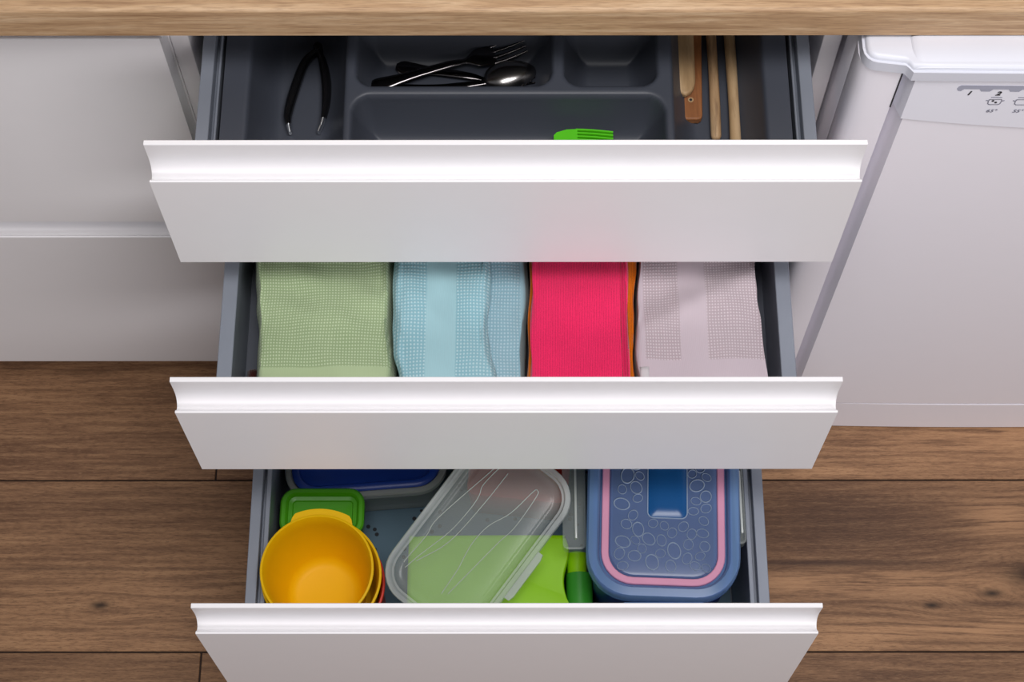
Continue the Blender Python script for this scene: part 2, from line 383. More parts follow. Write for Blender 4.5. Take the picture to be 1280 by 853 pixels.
# ------------------------------------------------------------------ drawer cabinets
TH = 0.021
def front_profile(yface, ztop, zbot):
    p = [(yface + TH, zbot + 0.0006), (yface + TH, ztop - 0.0006), (yface + TH - 0.0006, ztop), (yface + 0.0168, ztop), (yface + 0.0163, ztop - 0.0006)]
    p += [(yface + a, ztop - b) for a, b in ((0.0165, 0.010), (0.0166, 0.020), (0.0162, 0.027), (0.0152, 0.0325), (0.0136, 0.0366), (0.0114, 0.0396), (0.0088, 0.0411),
          (0.0066, 0.0408), (0.0050, 0.0394), (0.0038, 0.0370), (0.0030, 0.0350), (0.0022, 0.0338), (0.0012, 0.0334), (0.0003, 0.0337))]
    p += [(yface, ztop - 0.0340), (yface, zbot + 0.0008), (yface + 0.0008, zbot)]
    return p
def make_front(name, x0, x1, yface, ztop, zbot, parent):
    return prism_x(name, front_profile(yface, ztop, zbot), x0, x1, 'white', parent, True, 25)
def drawer(parent, x0, x1, yface, ztop, zbot, zfloor, zrim, depth=0.47, slot=True, xo=0.27, cx=0.0, lip=0.0038):
    yb = yface + TH
    base = box('drawer', cx - xo + 0.012, cx + xo - 0.012, yb, yb + depth, zfloor - 0.014, zfloor, 'steel_dark', parent, 0)
    make_front('drawer_front', x0, x1, yface, ztop, zbot, base)
    for s in (-1, 1):
        if slot: pr = [(xo, zfloor - 0.02), (xo, zrim - 0.0006), (xo - 0.0006, zrim), (xo - 0.0107, zrim), (xo - 0.0112, zrim - 0.0006), (xo - 0.0114, zrim - 0.014), (xo - 0.0142, zrim - 0.014),
                       (xo - 0.0144, zrim - 0.0066), (xo - 0.0150, zrim - 0.006), (xo - 0.0150 - lip, zrim - 0.006), (xo - 0.0156 - lip, zrim - 0.0066), (xo - 0.0156 - lip, zfloor - 0.02)]
        else: pr = [(xo, zfloor - 0.02), (xo, zrim - 0.0006), (xo - 0.0006, zrim), (xo - 0.0134, zrim), (xo - 0.014, zrim - 0.0006), (xo - 0.014, zfloor - 0.02)]
        prism_y('side_rail', [(cx + s * a, b) for a, b in pr], yb, yb + depth, 'steel_grey', base)
    box('drawer_back', cx - xo + 0.02, cx + xo - 0.02, yb + depth - 0.012, yb + depth, zfloor, zrim - 0.004, 'steel_grey', base)
    return base
def carcass(root, x0, x1, zlo, zhi):
    box('side_panel', x0, x0 + 0.0165, TH + 0.0015, 0.56, zlo, zhi, 'melamine', root)
    box('side_panel', x1 - 0.0165, x1, TH + 0.0015, 0.56, zlo, zhi, 'melamine', root)
    box('bottom_panel', x0 + 0.0165, x1 - 0.0165, TH + 0.0015, 0.56, zlo, zlo + 0.0165, 'melamine', root)
    box('back_panel', x0 + 0.0165, x1 - 0.0165, 0.552, 0.558, zlo + 0.0165, zhi, 'melamine', root, 0)
    box('top_rail', x0 + 0.0165, x1 - 0.0165, TH + 0.0015, 0.10, zhi - 0.014, zhi, 'melamine', root)
    box('plinth', x0, x1, 0.055, 0.072, 0.0, zlo, 'melamine', root)
Z1, Z2, Z3 = 0.8385, 0.6587, 0.4790
YA, YB, YC = -0.141, -0.2775, -0.434
cab = tag(empty('drawer_cabinet', (0, 0, 0)), 'white drawer cabinet with three drawers pulled open like steps', 'cabinet')
carcass(cab, -0.2997, 0.2997, 0.10, 0.8415)
drawer(cab, -0.2985, 0.2985, YA, Z1, Z1 - 0.1838, 0.716, 0.7745, lip=0.0009)
drawer(cab, -0.2985, 0.2985, YB, Z2, Z2 - 0.1838, 0.516, 0.595, slot=False, xo=0.2693)
drawer(cab, -0.2985, 0.2985, YC, Z3, 0.102, 0.188, 0.34)
cab2 = tag(empty('drawer_cabinet', (0, 0, 0)), 'white cabinet with two tall drawers shut, beside the open drawers', 'cabinet')
carcass(cab2, -0.9003, -0.3003, 0.10, 0.8415)
drawer(cab2, -0.8985, -0.3015, 0.0, 0.8395, 0.4685, 0.52, 0.66, cx=-0.6)
drawer(cab2, -0.8985, -0.3015, 0.0, 0.4675, 0.1003, 0.15, 0.29, cx=-0.6)

# ------------------------------------------------------------------ dishwasher
dw = tag(empty('dishwasher', (0, 0, 0)), 'white freestanding dishwasher with grey programme markings beside the drawers', 'dishwasher')
XL, XR = 0.302, 0.912; XC = (XL + XR) / 2
box('body', 0.3065, XR - 0.0045, -0.012, 0.55, 0.012, 0.825, 'appliance', dw, 0.003)
def mirror(pts): return pts + [(2 * XC - x, y) for x, y in reversed(pts)]
def bow(x, y, amt): return y - amt * (1 - ((x - XC) / (XC - XL)) ** 2)
# door frame: rounded left and right corners
pl = [(XL + 0.003, -0.010), (XL + 0.0004, -0.0125), (XL, -0.024), (XL + 0.0012, -0.0305), (XL + 0.0045, -0.0355), (XL + 0.010, -0.0385), (XL + 0.018, -0.040), (0.3385, -0.0405), (0.3398, -0.0398), (0.3404, -0.018)]
prism_z('door_frame', mirror(pl), 0.078, 0.8215, 'appliance', dw, True, 50)
box('side_strip', 0.3032, 0.306, -0.0095, 0.02, 0.08, 0.82, 'appliance', dw, 0.0006)
# raised door panel with a chamfer down both sides
nx = 24
def raised(name, xl0, xl1, yb, yfac, ztop, zbot, mat, edge_top=None, edge_bot=None, amt=0.004, parent=None):
    """panel between border plane yb and face plane yfac; ztop / zbot functions of x"""
    xs = [xl1 + (2 * XC - 2 * xl1) * i / nx for i in range(nx + 1)]
    rows_ = []
    nz = 10
    for k in range(nz + 1):
        t = k / nz; row = []
        x0 = xl0; row.append((x0, yb, zbot(x0) + (ztop(x0) - zbot(x0)) * t))
        for x in xs: row.append((x, bow(x, yfac, amt) if True else yfac, zbot(x) + (ztop(x) - zbot(x)) * t))
        x0 = 2 * XC - xl0; row.append((x0, yb, zbot(x0) + (ztop(x0) - zbot(x0)) * t))
        rows_.append(row)
    n = len(rows_[0]); v = [p for r in rows_ for p in r]; f = []
    for k in range(nz):
        for i in range(n - 1): f.append((k * n + i, k * n + i + 1, (k + 1) * n + i + 1, (k + 1) * n + i))
    base = len(v); back = [(p[0], yb, p[2]) for p in rows_[0]] + [(p[0], yb, p[2]) for p in rows_[-1]]
    v += back
    for i in range(n - 1):
        f.append((i, i + 1, base + i + 1, base + i)); a = nz * n
        f.append((a + i, a + i + 1, base + n + i + 1, base + n + i))
    return mesh(name, v, f, mat, parent, True, 25)
def zc(x):   # lower edge of the control panel sags towards the middle
    t = min(1, abs(x - XC) / (XC - 0.345)); return 0.738 + 0.019 * t ** 2.2
raised('door_panel', 0.3412, 0.3515, -0.0183, -0.0475, lambda x: zc(x) - 0.0015, lambda x: 0.0835, 'appliance', amt=0.003, parent=dw)
cp = raised('control_panel', 0.3412, 0.3490, -0.0283, -0.0490, lambda x: 0.8215, lambda x: zc(x), 'appliance_bright', amt=0.0035, parent=dw)
box('panel_joint', 0.3392, 0.3402, -0.0411, -0.0399, 0.7605, 0.8165, 'gap', cp, 0)
# kick panel with an upward ledge
kick = [(XL + 0.006, 0.0)] + [(XL + 0.012 + (2 * XC - 2 * XL - 0.024) * i / 16, 0) for i in range(17)] + [(2 * XC - XL - 0.006, 0.0)]
kp = [(x, bow(x, -0.0455, 0.0055)) for x, _ in kick] + [(2 * XC - XL - 0.006, 0.02), (XL + 0.006, 0.02)]
prism_z('kick_panel', kp, 0.004, 0.080, 'appliance', dw, True, 40)
# moulded top: outer ledge, corner block and handle bulge
def cap_outline(e, amt=0.002):
    o = [(0.3030 + e, -0.008), (0.3030 + e, -0.0285), (0.3040 + e * .9, -0.0340 + e * .3), (0.3066 + e * .7, -0.0385 + e * .6), (0.3105 + e * .4, -0.0413 + e * .9), (0.3150, -0.0427 + e),
         (0.3260, -0.0441 + e), (0.3380, -0.0457 + e), (0.3408, -0.0485 + e), (0.3440, -0.0528 + e)]
    n = 10
    mid = [(0.3440 + (XC - 0.3440) * i / n, -0.0528 + e - amt * math.sin(PI / 2 * i / n)) for i in range(1, n)]
    return mirror(o + mid)
prism_z('top_ledge', cap_outline(0.0), 0.8222, 0.8345, 'appliance_cap', dw, True, 40)
lo = [cap_outline(0.0022), cap_outline(0.0024), cap_outline(0.0036), cap_outline(0.0065)]
zs = [0.8340, 0.8362, 0.8385, 0.8395]
loft('top_cap', [[(x, y, z) for x, y in l] for l, z in zip(lo, zs)], 'appliance_cap', dw, sharp=50)
hb = []
for x, a in ((0.3440, 0.0), (0.3452, 0.55), (0.3475, 0.85), (0.352, 1.0), (0.40, 1.0), (XC, 1.0), (2 * XC - 0.352, 1.0), (2 * XC - 0.3475, 0.85), (2 * XC - 0.3440, 0.0)):
    row = []
    for i in range(11):
        t = i / 10; y = -0.0505 + 0.030 * t
        row.append((x + (0.0035 * (1 - t) ** 2 - 0.002 if x < XC else 0), y, 0.8365 + a * 0.0055 * math.sin(min(1, 0.15 + t * 1.2) * PI / 2)))
    hb.append(row)
v = [p for r in hb for p in r]; f = [(k * 11 + i, k * 11 + i + 1, (k + 1) * 11 + i + 1, (k + 1) * 11 + i) for k in range(len(hb) - 1) for i in range(10)]
mesh('handle_bulge', v, f, 'appliance_cap', dw, True, 60)
# programme markings on the control panel
def yface_c(x): return bow(x, -0.0490, 0.0035) - 0.00025
def flat_mark(name, pts, mat, parent=cp, t=0.0003):
    n = len(pts); v = [(x, yface_c(x), z) for x, z in pts] + [(x, yface_c(x) + t + .0006, z) for x, z in pts]
    return mesh(name, v, [tuple(range(n)), tuple(range(2 * n - 1, n - 1, -1))] + [(i, (i + 1) % n, n + (i + 1) % n, n + i) for i in range(n)], mat, parent)
top = [(0.3900 + (0.78 - 0.39) * i / 20, 0.8118) for i in range(21)]
def notch(xc): return [(xc + 0.0095, 0.8026), (xc + 0.0072, 0.8060), (xc - 0.0058, 0.8060), (xc - 0.0080, 0.8026)]
low = []
centers = [0.3992 + 0.0250 * k for k in range(15)]
for xc in reversed(centers): low += notch(xc)
slot_pts = top + [(0.783, 0.806)] + low + [(0.3885, 0.8032), (0.3870, 0.8064), (0.3880, 0.8100)]
# split the long slot in strips so that it follows the panel's curve
flat_mark('display_slot', [(x, z) for x, z in slot_pts], 'slot')
def text(name, s, x, z, size, mat, parent=cp):
    c = bpy.data.curves.new(name, 'FONT'); c.body = s; c.size = size; c.extrude = 0.0001; c.offset = 0.00022 if mat == 'ink' else 0.0; c.shear = 0.25; c.align_x = 'CENTER'
    o = bpy.data.objects.new(name, c); COL.objects.link(o)
    dg = bpy.context.evaluated_depsgraph_get(); me = bpy.data.meshes.new_from_object(o.evaluated_get(dg)); bpy.data.objects.remove(o)
    me.materials.clear(); me.materials.append(M[mat])
    t = bpy.data.objects.new(name, me); COL.objects.link(t); t.parent = parent
    t.location = (x, yface_c(x) - 0.0002, z); t.rotation_euler = (PI / 2, 0, 0)
    return t
text('programme_number', '1', 0.3990, 0.7970, 0.0085, 'ink'); text('programme_number', '2', 0.4242, 0.7970, 0.0085, 'ink')
for i, xc in enumerate((0.4245, 0.4478)):
    zc0 = 0.7862
    pot = [(-0.0062, 0.0022), (-0.0052, 0.0044), (0.0052, 0.0044), (0.0062, 0.0022), (0.0056, -0.0034), (0.004, -0.0048), (-0.004, -0.0048), (-0.0056, -0.0034)]
    inn = [(a * 0.86, b * 0.82) for a, b in pot]
    n = len(pot); v = [(xc + a, yface_c(xc) - .0001, zc0 + b) for a, b in pot] + [(xc + a, yface_c(xc) - .0001, zc0 + b) for a, b in inn]
    mesh('pot_symbol', v, [(k, (k + 1) % n, n + (k + 1) % n, n + k) for k in range(n)], 'ink_grey', cp)
    flat_mark('pot_lid_line', [(xc - 0.0048, zc0 + 0.0066), (xc + 0.0048, zc0 + 0.0066), (xc + 0.0048, zc0 + 0.0076), (xc - 0.0048, zc0 + 0.0076)], 'ink_grey')
    for s in (-1, 1):
        flat_mark('pot_handle', [(xc + s * 0.0062, zc0 + 0.0010), (xc + s * 0.0080, zc0 + 0.0016), (xc + s * 0.0080, zc0 + 0.0026), (xc + s * 0.0062, zc0 + 0.0022)], 'ink_grey')
    if i == 0:
        for dx, dz in ((-0.0018, 0.0014), (0.0012, -0.0012)):
            flat_mark('pot_dot', [(xc + dx + 0.0013 * math.cos(k), zc0 + dz + 0.0013 * math.sin(k)) for k in [2 * PI * j / 8 for j in range(8)]], 'ink')
text('temperature', '65\u00b0', 0.4250, 0.7695, 0.0066, 'ink_grey'); text('temperature', '55\u00b0', 0.4480, 0.7695, 0.0066, 'ink_grey')

# ------------------------------------------------------------------ top drawer: cutlery tray and utensils
ZT, DEP = 0.7675, 0.0455
comps = [(-0.2275, -0.1425, -0.112, 0.31, 0.016), (-0.1355, 0.1400, -0.112, -0.0315, 0.018), (-0.1335, 0.0410, -0.0225, 0.0500, 0.016), (0.0512, 0.1345, -0.0225, 0.0500, 0.016),
         (-0.1335, 0.1345, 0.060, 0.31, 0.016), (0.1480, 0.2280, -0.112, 0.31, 0.014)]
def sdf(x, y, c):
    x0, x1, y0, y1, r = c; qx = abs(x - (x0 + x1) / 2) - (x1 - x0) / 2 + r; qy = abs(y - (y0 + y1) / 2) - (y1 - y0) / 2 + r
    return math.hypot(max(qx, 0), max(qy, 0)) + min(max(qx, qy), 0) - r
def tray_z(x, y):
    d = max(-sdf(x, y, c) for c in comps)
    t = min(1, max(0, d / 0.025)); s = math.sin(PI / 2 * t) ** 0.8
    return ZT - DEP * s - 0.0012 * min(1, max(0, (0.0025 + d) / 0.0025)) * (1 - s)
gx = [-0.2503 + 0.5006 * i / 334 for i in range(335)]
gy = [-0.1185 + 0.00145 * i for i in range(140)] + [0.086 + 0.006 * i for i in range(40)]
v = [(x, y, tray_z(x, y)) for y in gy for x in gx]; nX, nY = len(gx), len(gy)
f = [(j * nX + i, j * nX + i + 1, (j + 1) * nX + i + 1, (j + 1) * nX + i) for j in range(nY - 1) for i in range(nX - 1)]
bo = len(v)   # skirt to the drawer floor and a lowered underside
ring = [j for j in range(nX)] + [j * nX + nX - 1 for j in range(1, nY)] + [(nY - 1) * nX + i for i in range(nX - 2, -1, -1)] + [j * nX for j in range(nY - 2, 0, -1)]
v += [(v[i][0], v[i][1], 0.7165) for i in ring]
f += [(ring[k], ring[(k + 1) % len(ring)], bo + (k + 1) % len(ring), bo + k) for k in range(len(ring))]
tag(mesh('cutlery_tray', v, f, 'tray', None, True, 70), 'anthracite moulded plastic cutlery tray in the top drawer', 'cutlery tray')
ZF = ZT - DEP
# tongs
tg = tag(empty('kitchen_tongs', (0, 0, 0)), 'slim steel tongs in the tray, dark reflections and tip highlights painted in', 'tongs')
sweep('arm', [(-0.1730, 0.040, ZF + 0.007), (-0.1848, 0.0256, ZF + 0.007), (-0.1935, -0.0060, ZF + 0.007), (-0.1975, -0.0290, ZF + 0.0065), (-0.1960, -0.0400, ZF + 0.006)], lambda t: (0.0024 + 0.0022 * math.sin(PI * t), 0.0060), 'black', tg)
sweep('arm', [(-0.1730, 0.040, ZF + 0.007), (-0.1680, 0.0256, ZF + 0.007), (-0.1641, 0.0041, ZF + 0.007), (-0.1635, -0.0171, ZF + 0.0065), (-0.1652, -0.0340, ZF + 0.006)], lambda t: (0.0024 + 0.0022 * math.sin(PI * t), 0.0060), 'black', tg)
sweep('tip', [(-0.1962, -0.0385, ZF + 0.0062), (-0.1956, -0.0425, ZF + 0.006), (-0.1944, -0.0475, ZF + 0.0055)], lambda t: (0.0027 - 0.0012 * t, 0.0056 - .002 * t), 'bright', tg)
sweep('tip', [(-0.1650, -0.0330, ZF + 0.0062), (-0.1668, -0.0405, ZF + 0.006), (-0.1690, -0.0470, ZF + 0.0055)], lambda t: (0.0025 - 0.0012 * t, 0.0056 - .002 * t), 'bright', tg)
lathe('hinge', [(0.0035, ZF + 0.0008), (0.0042, ZF + 0.0018), (0.0042, ZF + 0.0125), (0.0034, ZF + 0.0138)], -0.1730, 0.0410, 'black', tg, 20)
# forks and spoon
def ribbon_sweep(name, pts, w, th, mat, parent): return sweep(name, pts, lambda t: (ip(w, t), th), mat, parent, n=12, sub=8)
def fork(p0, p1, zl, zh, label):
    r = tag(empty('fork', (0, 0, 0)), label, 'fork', None)
    a, b = Vector(p0), Vector(p1); d = b - a; L = d.length; d.normalize(); s = Vector((d.y, -d.x)); 
    def P(t, o, z): q = a + d * (t * L) + s * o; return (q.x, q.y, z)
    ribbon_sweep('handle', [P(0, 0, zl), P(0.2, 0, zl + 0.0015), P(0.5, 0, zl + 0.5 * (zh - zl) + 0.003), P(0.62, 0, zh)], [(0, 0.0035), (0.06, 0.0072), (0.5, 0.0042), (1, 0.0028)], 0.0014, 'steel', r)
    ribbon_sweep('head', [P(0.60, 0, zh - 0.0003), P(0.68, 0, zh + 0.0012), P(0.75, 0, zh), P(0.80, 0, zh - 0.001)], [(0, 0.0028), (0.45, 0.0098), (1, 0.0110)], 0.0011, 'steel', r)
    for k in range(4):
        o = (k - 1.5) * 0.0060
        sweep('tine', [P(0.785, o, zh - 0.0006), P(0.88, o, zh + 0.0006), P(1.0, o * 0.94, zh + 0.0045)], lambda t: (0.0017 * (1 - 0.55 * t), 0.0011), 'steel', r, n=8)
    return r
fork((-0.1235, -0.0030), (0.0175, 0.0395), ZF + 0.012, ZF + 0.0145, 'polished steel fork lying across the other cutlery, tines on top')
fork((-0.1010, 0.0245), (0.0300, 0.0010), ZF + 0.0035, ZF + 0.0035, 'polished steel fork lying under the spoon bowl')
sp_ = tag(empty('spoon', (0, 0, 0)), 'polished steel spoon resting bowl-up over the lower fork', 'spoon')
ribbon_sweep('handle', [(-0.108, -0.0050, ZF + 0.0085), (-0.080, -0.0040, ZF + 0.0095), (-0.045, -0.0010, ZF + 0.0105), (-0.012, 0.0045, ZF + 0.010)], [(0, 0.006), (0.1, 0.007), (0.6, 0.0038), (1, 0.0030)], 0.0013, 'steel', sp_)
loops = []
sc, ca, sa = Vector((0.0035, 0.0105)), math.cos(math.radians(14)), math.sin(math.radians(14))
for k in range(9):
    t = k / 8; rr_ = math.cos(t * PI / 2 * 0.97); z = ZF + 0.0095 + 0.0105 * math.sin(t * PI / 2)
    loops.append([(sc.x + (0.0245 * rr_ * math.cos(q)) * ca - (0.0155 * rr_ * math.sin(q) * (1 - 0.14 * math.cos(q))) * sa,
                   sc.y + (0.0245 * rr_ * math.cos(q)) * sa + (0.0155 * rr_ * math.sin(q) * (1 - 0.14 * math.cos(q))) * ca, z) for q in [2 * PI * j / 40 for j in range(40)]])
loft('bowl', loops, 'spoon_steel', sp_, cap0=False)
# pastry brush
pb = tag(empty('pastry_brush', (0, 0, 0)), 'pastry brush with lime silicone bristles and clear handle', 'brush')
hw = [(0, 0.004), (0.10, 0.0095), (0.30, 0.0125), (0.45, 0.009), (0.62, 0.0055), (0.82, 0.0058), (1, 0.0105)]
sweep('handle', [(-0.110, -0.0770, ZF + 0.009), (-0.055, -0.0735, ZF + 0.010), (0.0, -0.0730, ZF + 0.0105), (0.044, -0.0720, ZF + 0.011)], lambda t: (ip(hw, t), 0.0055), 'acrylic', pb, n=16)
hd = [(0.0425, -0.0880), (0.0425, -0.0575), (0.0450, -0.0545), (0.0540, -0.0515), (0.0635, -0.0510), (0.0635, -0.0920), (0.0540, -0.0915), (0.0450, -0.0895)]
prism_z('brush_head', hd, ZF + 0.004, ZF + 0.0185, 'silicone', pb)
for k in range(13):
    y = -0.0505 - 0.0034 * k
    for q, zz in enumerate((0.0155, 0.0105)):
        sweep('bristle', [(0.0625, y, ZF + zz), (0.078, y - 0.0010, ZF + zz + 0.0003), (0.0955, y - 0.0028, ZF + zz)], lambda t: (0.00135, 0.0021), 'silicone', pb, n=6, sub=2)
# wooden utensils
def wood_bar(name, outline, z0, z1, mat, label, cat='spatula', bev=0.0015, hole=None):
    o = prism_z(name, outline, z0, z1, mat)
    md = o.modifiers.new('b', 'BEVEL'); md.width = bev; md.segments = 3; md.limit_method = 'ANGLE'; md.angle_limit = math.radians(50)
    return tag(o, label, cat)
red = wood_bar('wooden_spatula', [(0.1595, -0.0305), (0.1600, -0.0335), (0.1630, -0.0350), (0.1735, -0.0350), (0.1765, -0.0335), (0.1772, -0.030), (0.1800, 0.055), (0.1810, 0.22), (0.158, 0.22), (0.160, 0.055)], ZF + 0.0004, ZF + 0.009, 'wood_red',
         'flat reddish-brown wooden spatula with a hanging hole in its square end', 'spatula')
hr = []
for rr_, z in ((0.0014, ZF + 0.0091), (0.0014, ZF + 0.0097), (0.0026, ZF + 0.0097), (0.0026, ZF + 0.0088)): hr.append([(0.1672 + rr_ * math.cos(2 * PI * j / 20), -0.0150 + rr_ * math.sin(2 * PI * j / 20), z) for j in range(20)])
loft('hole_rim', hr, 'wood_pale', red, cap0=False, cap1=False)
lathe('hole_shade', [(0.0014, ZF + 0.0085), (0.0014, ZF + 0.00925)], 0.1672, -0.0150, 'ink', red, 16)  # black disc painted as the shade inside the hole
pt = []
for j in range(13):
    a = PI + PI * j / 12; pt.append((0.1625 + 0.0092 * math.cos(a), 0.004 + 0.0175 * math.sin(a) * (1 if math.cos(a) < 0 else 0.95)))
pt += [(0.1722, 0.05), (0.1735, 0.14), (0.1655, 0.20), (0.1605, 0.20), (0.1530, 0.14), (0.1530, 0.05)]
wood_bar('wooden_paddle', pt, ZF + 0.0095, ZF + 0.0165, 'wood_pale', 'pale round-tipped wooden paddle lying on the reddish spatula', 'spatula', 0.0022)
def stick(name, a, b, r0, mat, label):
    a, b = Vector(a), Vector(b); d = (b - a); L = d.length; d.normalize(); sx = d.cross(Vector((0, 0, 1))).normalized(); uu = sx.cross(d); loops = []
    for q, k in [(0.0, 0.35), (0.0006, 0.62), (0.0016, 0.82), (0.0032, 0.95), (0.005, 1.0)] + [(0.02 * i, 1.0) for i in range(1, int(L / 0.02))] + [(L, 0.95)]:
        r = r0 * k * (1 + 0.035 * math.sin(q * 55)); c = a + d * q + sx * (0.0007 * math.sin(q * 24))
        loops.append([c + sx * (r * math.cos(2 * PI * j / 18)) + uu * (r0 * k * math.sin(2 * PI * j / 18)) for j in range(18)])
    return tag(loft(name, loops, mat, None, sharp=60), label, 'wooden spoon')
stick('wooden_spoon', (0.1888, -0.0545, ZF + 0.0052), (0.1895, 0.20, ZF + 0.0052), 0.0047, 'wood_worn', 'worn round wooden handle with dark nicks near its blunt end')
stick('wooden_spoon', (0.2050, -0.1000, ZF + 0.0054), (0.2082, 0.20, ZF + 0.0054), 0.0050, 'wood_pale', 'long pale round wooden handle running out beyond the worn one')

# ------------------------------------------------------------------ middle drawer: folded towels
def towel(name, left, right, y0, y1, z0, z1, mat, label, und=None, folds=3, rad=0.012, cat='towel', ny=70, nxx=46, amp=0.0012, seed=0):
    random.seed(seed); ph = [random.uniform(0, 6) for _ in range(8)]
    loops = []
    for j in range(ny + 1):
        t = j / ny; y = y0 + (y1 - y0) * t
        xl, xr = ip(left, y), ip(right, y)
        e = min(1, min(t, 1 - t) * (y1 - y0) / 0.012); e = math.sqrt(max(0.0, 1 - (1 - e) ** 2)); h = (z1 - z0)
        zm = z0 + h * 0.5; hh = h * 0.5 * (0.25 + 0.75 * e)
        lp = []
        # left side going up
        for i in range(13):
            s = i / 12; c = math.cos(PI * (s - 0.5)) ** 0.5 if 0 < i < 12 else 0
            wob = 0.0016 * abs(math.sin(folds * PI * s)) * (1 if 0 < i < 12 else 0)
            lp.append((xl + rad * (1 - c) * 0.8 + wob - 0.0008 * math.sin(y * 90 + ph[0] + s * 3), y, zm + hh * (2 * s - 1)))
        for i in range(1, nxx):
            u = i / nxx; x = xl + rad * .8 + (xr - xl - 1.6 * rad) * u
            edge = 1 - min(1, min(u, 1 - u) * (xr - xl) / 0.016)
            z = zm + hh + amp * (math.sin(x * 70 + y * 25 + ph[1]) + math.sin(y * 85 - x * 33 + ph[2]) * 0.8 + 0.5 * math.sin(x * 150 + y * 120 + ph[3])) * e + (und(x, y) * e if und else 0)
            lp.append((x, y, z + 0.0018 * (1 - edge * edge) - 0.0004))
        for i in range(12, -1, -1):
            s = i / 12; c = math.cos(PI * (s - 0.5)) ** 0.5 if 0 < i < 12 else 0
            wob = 0.0016 * abs(math.sin(folds * PI * s)) * (1 if 0 < i < 12 else 0)
            lp.append((xr - rad * (1 - c) * 0.8 - wob + 0.0008 * math.sin(y * 80 + ph[4] + s * 3), y, zm + hh * (2 * s - 1)))
        loops.append(lp)
    return tag(loft(name, loops, mat, None, sharp=80), label, cat)
YF2, YB2 = YB + TH + 0.003, 0.06
ZD = 0.5165
sm = lambda v, a, b: (lambda t: t * t * (3 - 2 * t))(min(1, max(0, (v - a) / (b - a))))
towel('tea_towel', [(-0.26, -0.2335), (-0.2316, -0.2345), (-0.19, -0.2375), (-0.1737, -0.2366), (-0.145, -0.2400), (-0.1159, -0.2439), (0.06, -0.244)],
      [(-0.26, -0.1020), (-0.2316, -0.1030), (-0.1738, -0.1068), (-0.116, -0.1083), (0.06, -0.11)], YF2, YB2, ZD, 0.5985, 't_green', 'folded sage green waffle-weave tea towel beside the drawer side',
      lambda x, y: -0.004 * sm(y, -0.165, -0.11) + 0.0008 * math.sin((y + 0.3 * x) * 160), rad=0.009, seed=1)
tb = towel('tea_towel', [(-0.26, -0.0960), (-0.2316, -0.1000), (-0.205, -0.1050), (-0.1738, -0.1078), (-0.116, -0.1075), (0.06, -0.107)],
      [(-0.26, -0.0045), (-0.2316, -0.0095), (-0.205, -0.0155), (-0.1739, -0.0175), (-0.15, -0.0160), (-0.116, -0.0150), (0.06, -0.014)], YF2, YB2, 0.5870, 0.6030, 't_blue', 'folded light blue waffle-weave tea towel with a smooth woven band',
      lambda x, y: -0.0045 * math.exp(-((x + 0.062) / 0.018) ** 2 - ((y + 0.155) / 0.022) ** 2) - 0.003 * sm(y, -0.15, -0.11), folds=2, rad=0.008, seed=2)
towel('tea_towel', [(-0.26, -0.0900), (-0.116, -0.0970), (0.06, -0.10)], [(-0.26, 0.0170), (-0.2317, 0.0168), (-0.205, 0.0170), (-0.1739, 0.0195), (-0.14, 0.0215), (-0.116, 0.0213), (0.06, 0.02)], YF2, YB2, ZD, 0.5835, 't_blue2',
      'lower light blue waffle-weave towel showing along the upper one', None, folds=3, rad=0.006, seed=3)
towel('cleaning_cloth', [(-0.26, 0.0182), (0.06, 0.0245)], [(-0.26, 0.1210), (-0.2318, 0.1210), (-0.205, 0.1198), (-0.18, 0.1204), (-0.16, 0.1217), (-0.1161, 0.1254), (0.06, 0.1264)], YF2, YB2, ZD, 0.5925, 't_orange', 'orange microfibre cloth lying under the pink one', None, folds=1, rad=0.002, cat='cloth', seed=4)
pk = towel('cleaning_cloth', [(-0.26, 0.0205), (-0.2318, 0.0210), (-0.19, 0.0212), (-0.1161, 0.0232), (0.06, 0.024)], [(-0.26, 0.1150), (-0.2318, 0.1153), (-0.16, 0.1150), (-0.1161, 0.1165), (0.06, 0.117)], YF2, YB2, 0.5970, 0.6040, 't_pink', 'hot pink ribbed microfibre cloth folded on the orange one',
      lambda x, y: -0.003 * sm(y, -0.15, -0.11), folds=1, rad=0.004, cat='cloth', amp=0.0006, seed=5)
hem = []
for i in range(41):
    y = YF2 + 0.004 + (YB2 - YF2 - 0.01) * i / 40
    for k, (dx, dz) in enumerate(((-0.0075, -0.0006), (-0.0068, 0.0009), (-0.0020, 0.0008), (-0.0004, -0.0008))):
        xe = ip([(-0.26, 0.1150), (-0.2318, 0.1153), (-0.16, 0.1150), (-0.1161, 0.1165), (0.06, 0.117)], y)
        hem.append((xe + dx - 0.0012, y, 0.6050 + dz - (0.003 * sm(y, -0.15, -0.11)) - 0.0016 * max(0, (dx + 0.006) / 0.006)))
hm_faces = [(i * 4 + j, i * 4 + j + 1, (i + 1) * 4 + j + 1, (i + 1) * 4 + j) for i in range(40) for j in range(3)]
hm = mesh('hem', hem, hm_faces, 't_hem', pk, True, 60); md = hm.modifiers.new('s', 'SOLIDIFY'); md.thickness = 0.0008
def lil(x, y):
    d = (y + 0.152) - 0.55 * (x - 0.17)
    return -0.0055 * sm(d, -0.010, 0.026) + 0.0015 * math.exp(-((d + 0.010) / 0.012) ** 2)
lt = towel('tea_towel', [(-0.26, 0.1212), (-0.2318, 0.1212), (-0.205, 0.1200), (-0.18, 0.1206), (-0.16, 0.1219), (-0.1161, 0.1256), (0.06, 0.1266)],
      [(-0.26, 0.2455), (-0.2319, 0.2440), (-0.1741, 0.2400), (-0.155, 0.2385), (-0.14, 0.2395), (-0.1162, 0.2380), (0.06, 0.239)], YF2, YB2, ZD, 0.5990, 't_lilac', 'folded pale greyish lilac waffle-weave tea towel with a sewn label', lil, rad=0.0025, folds=1, seed=6)
tgv = []
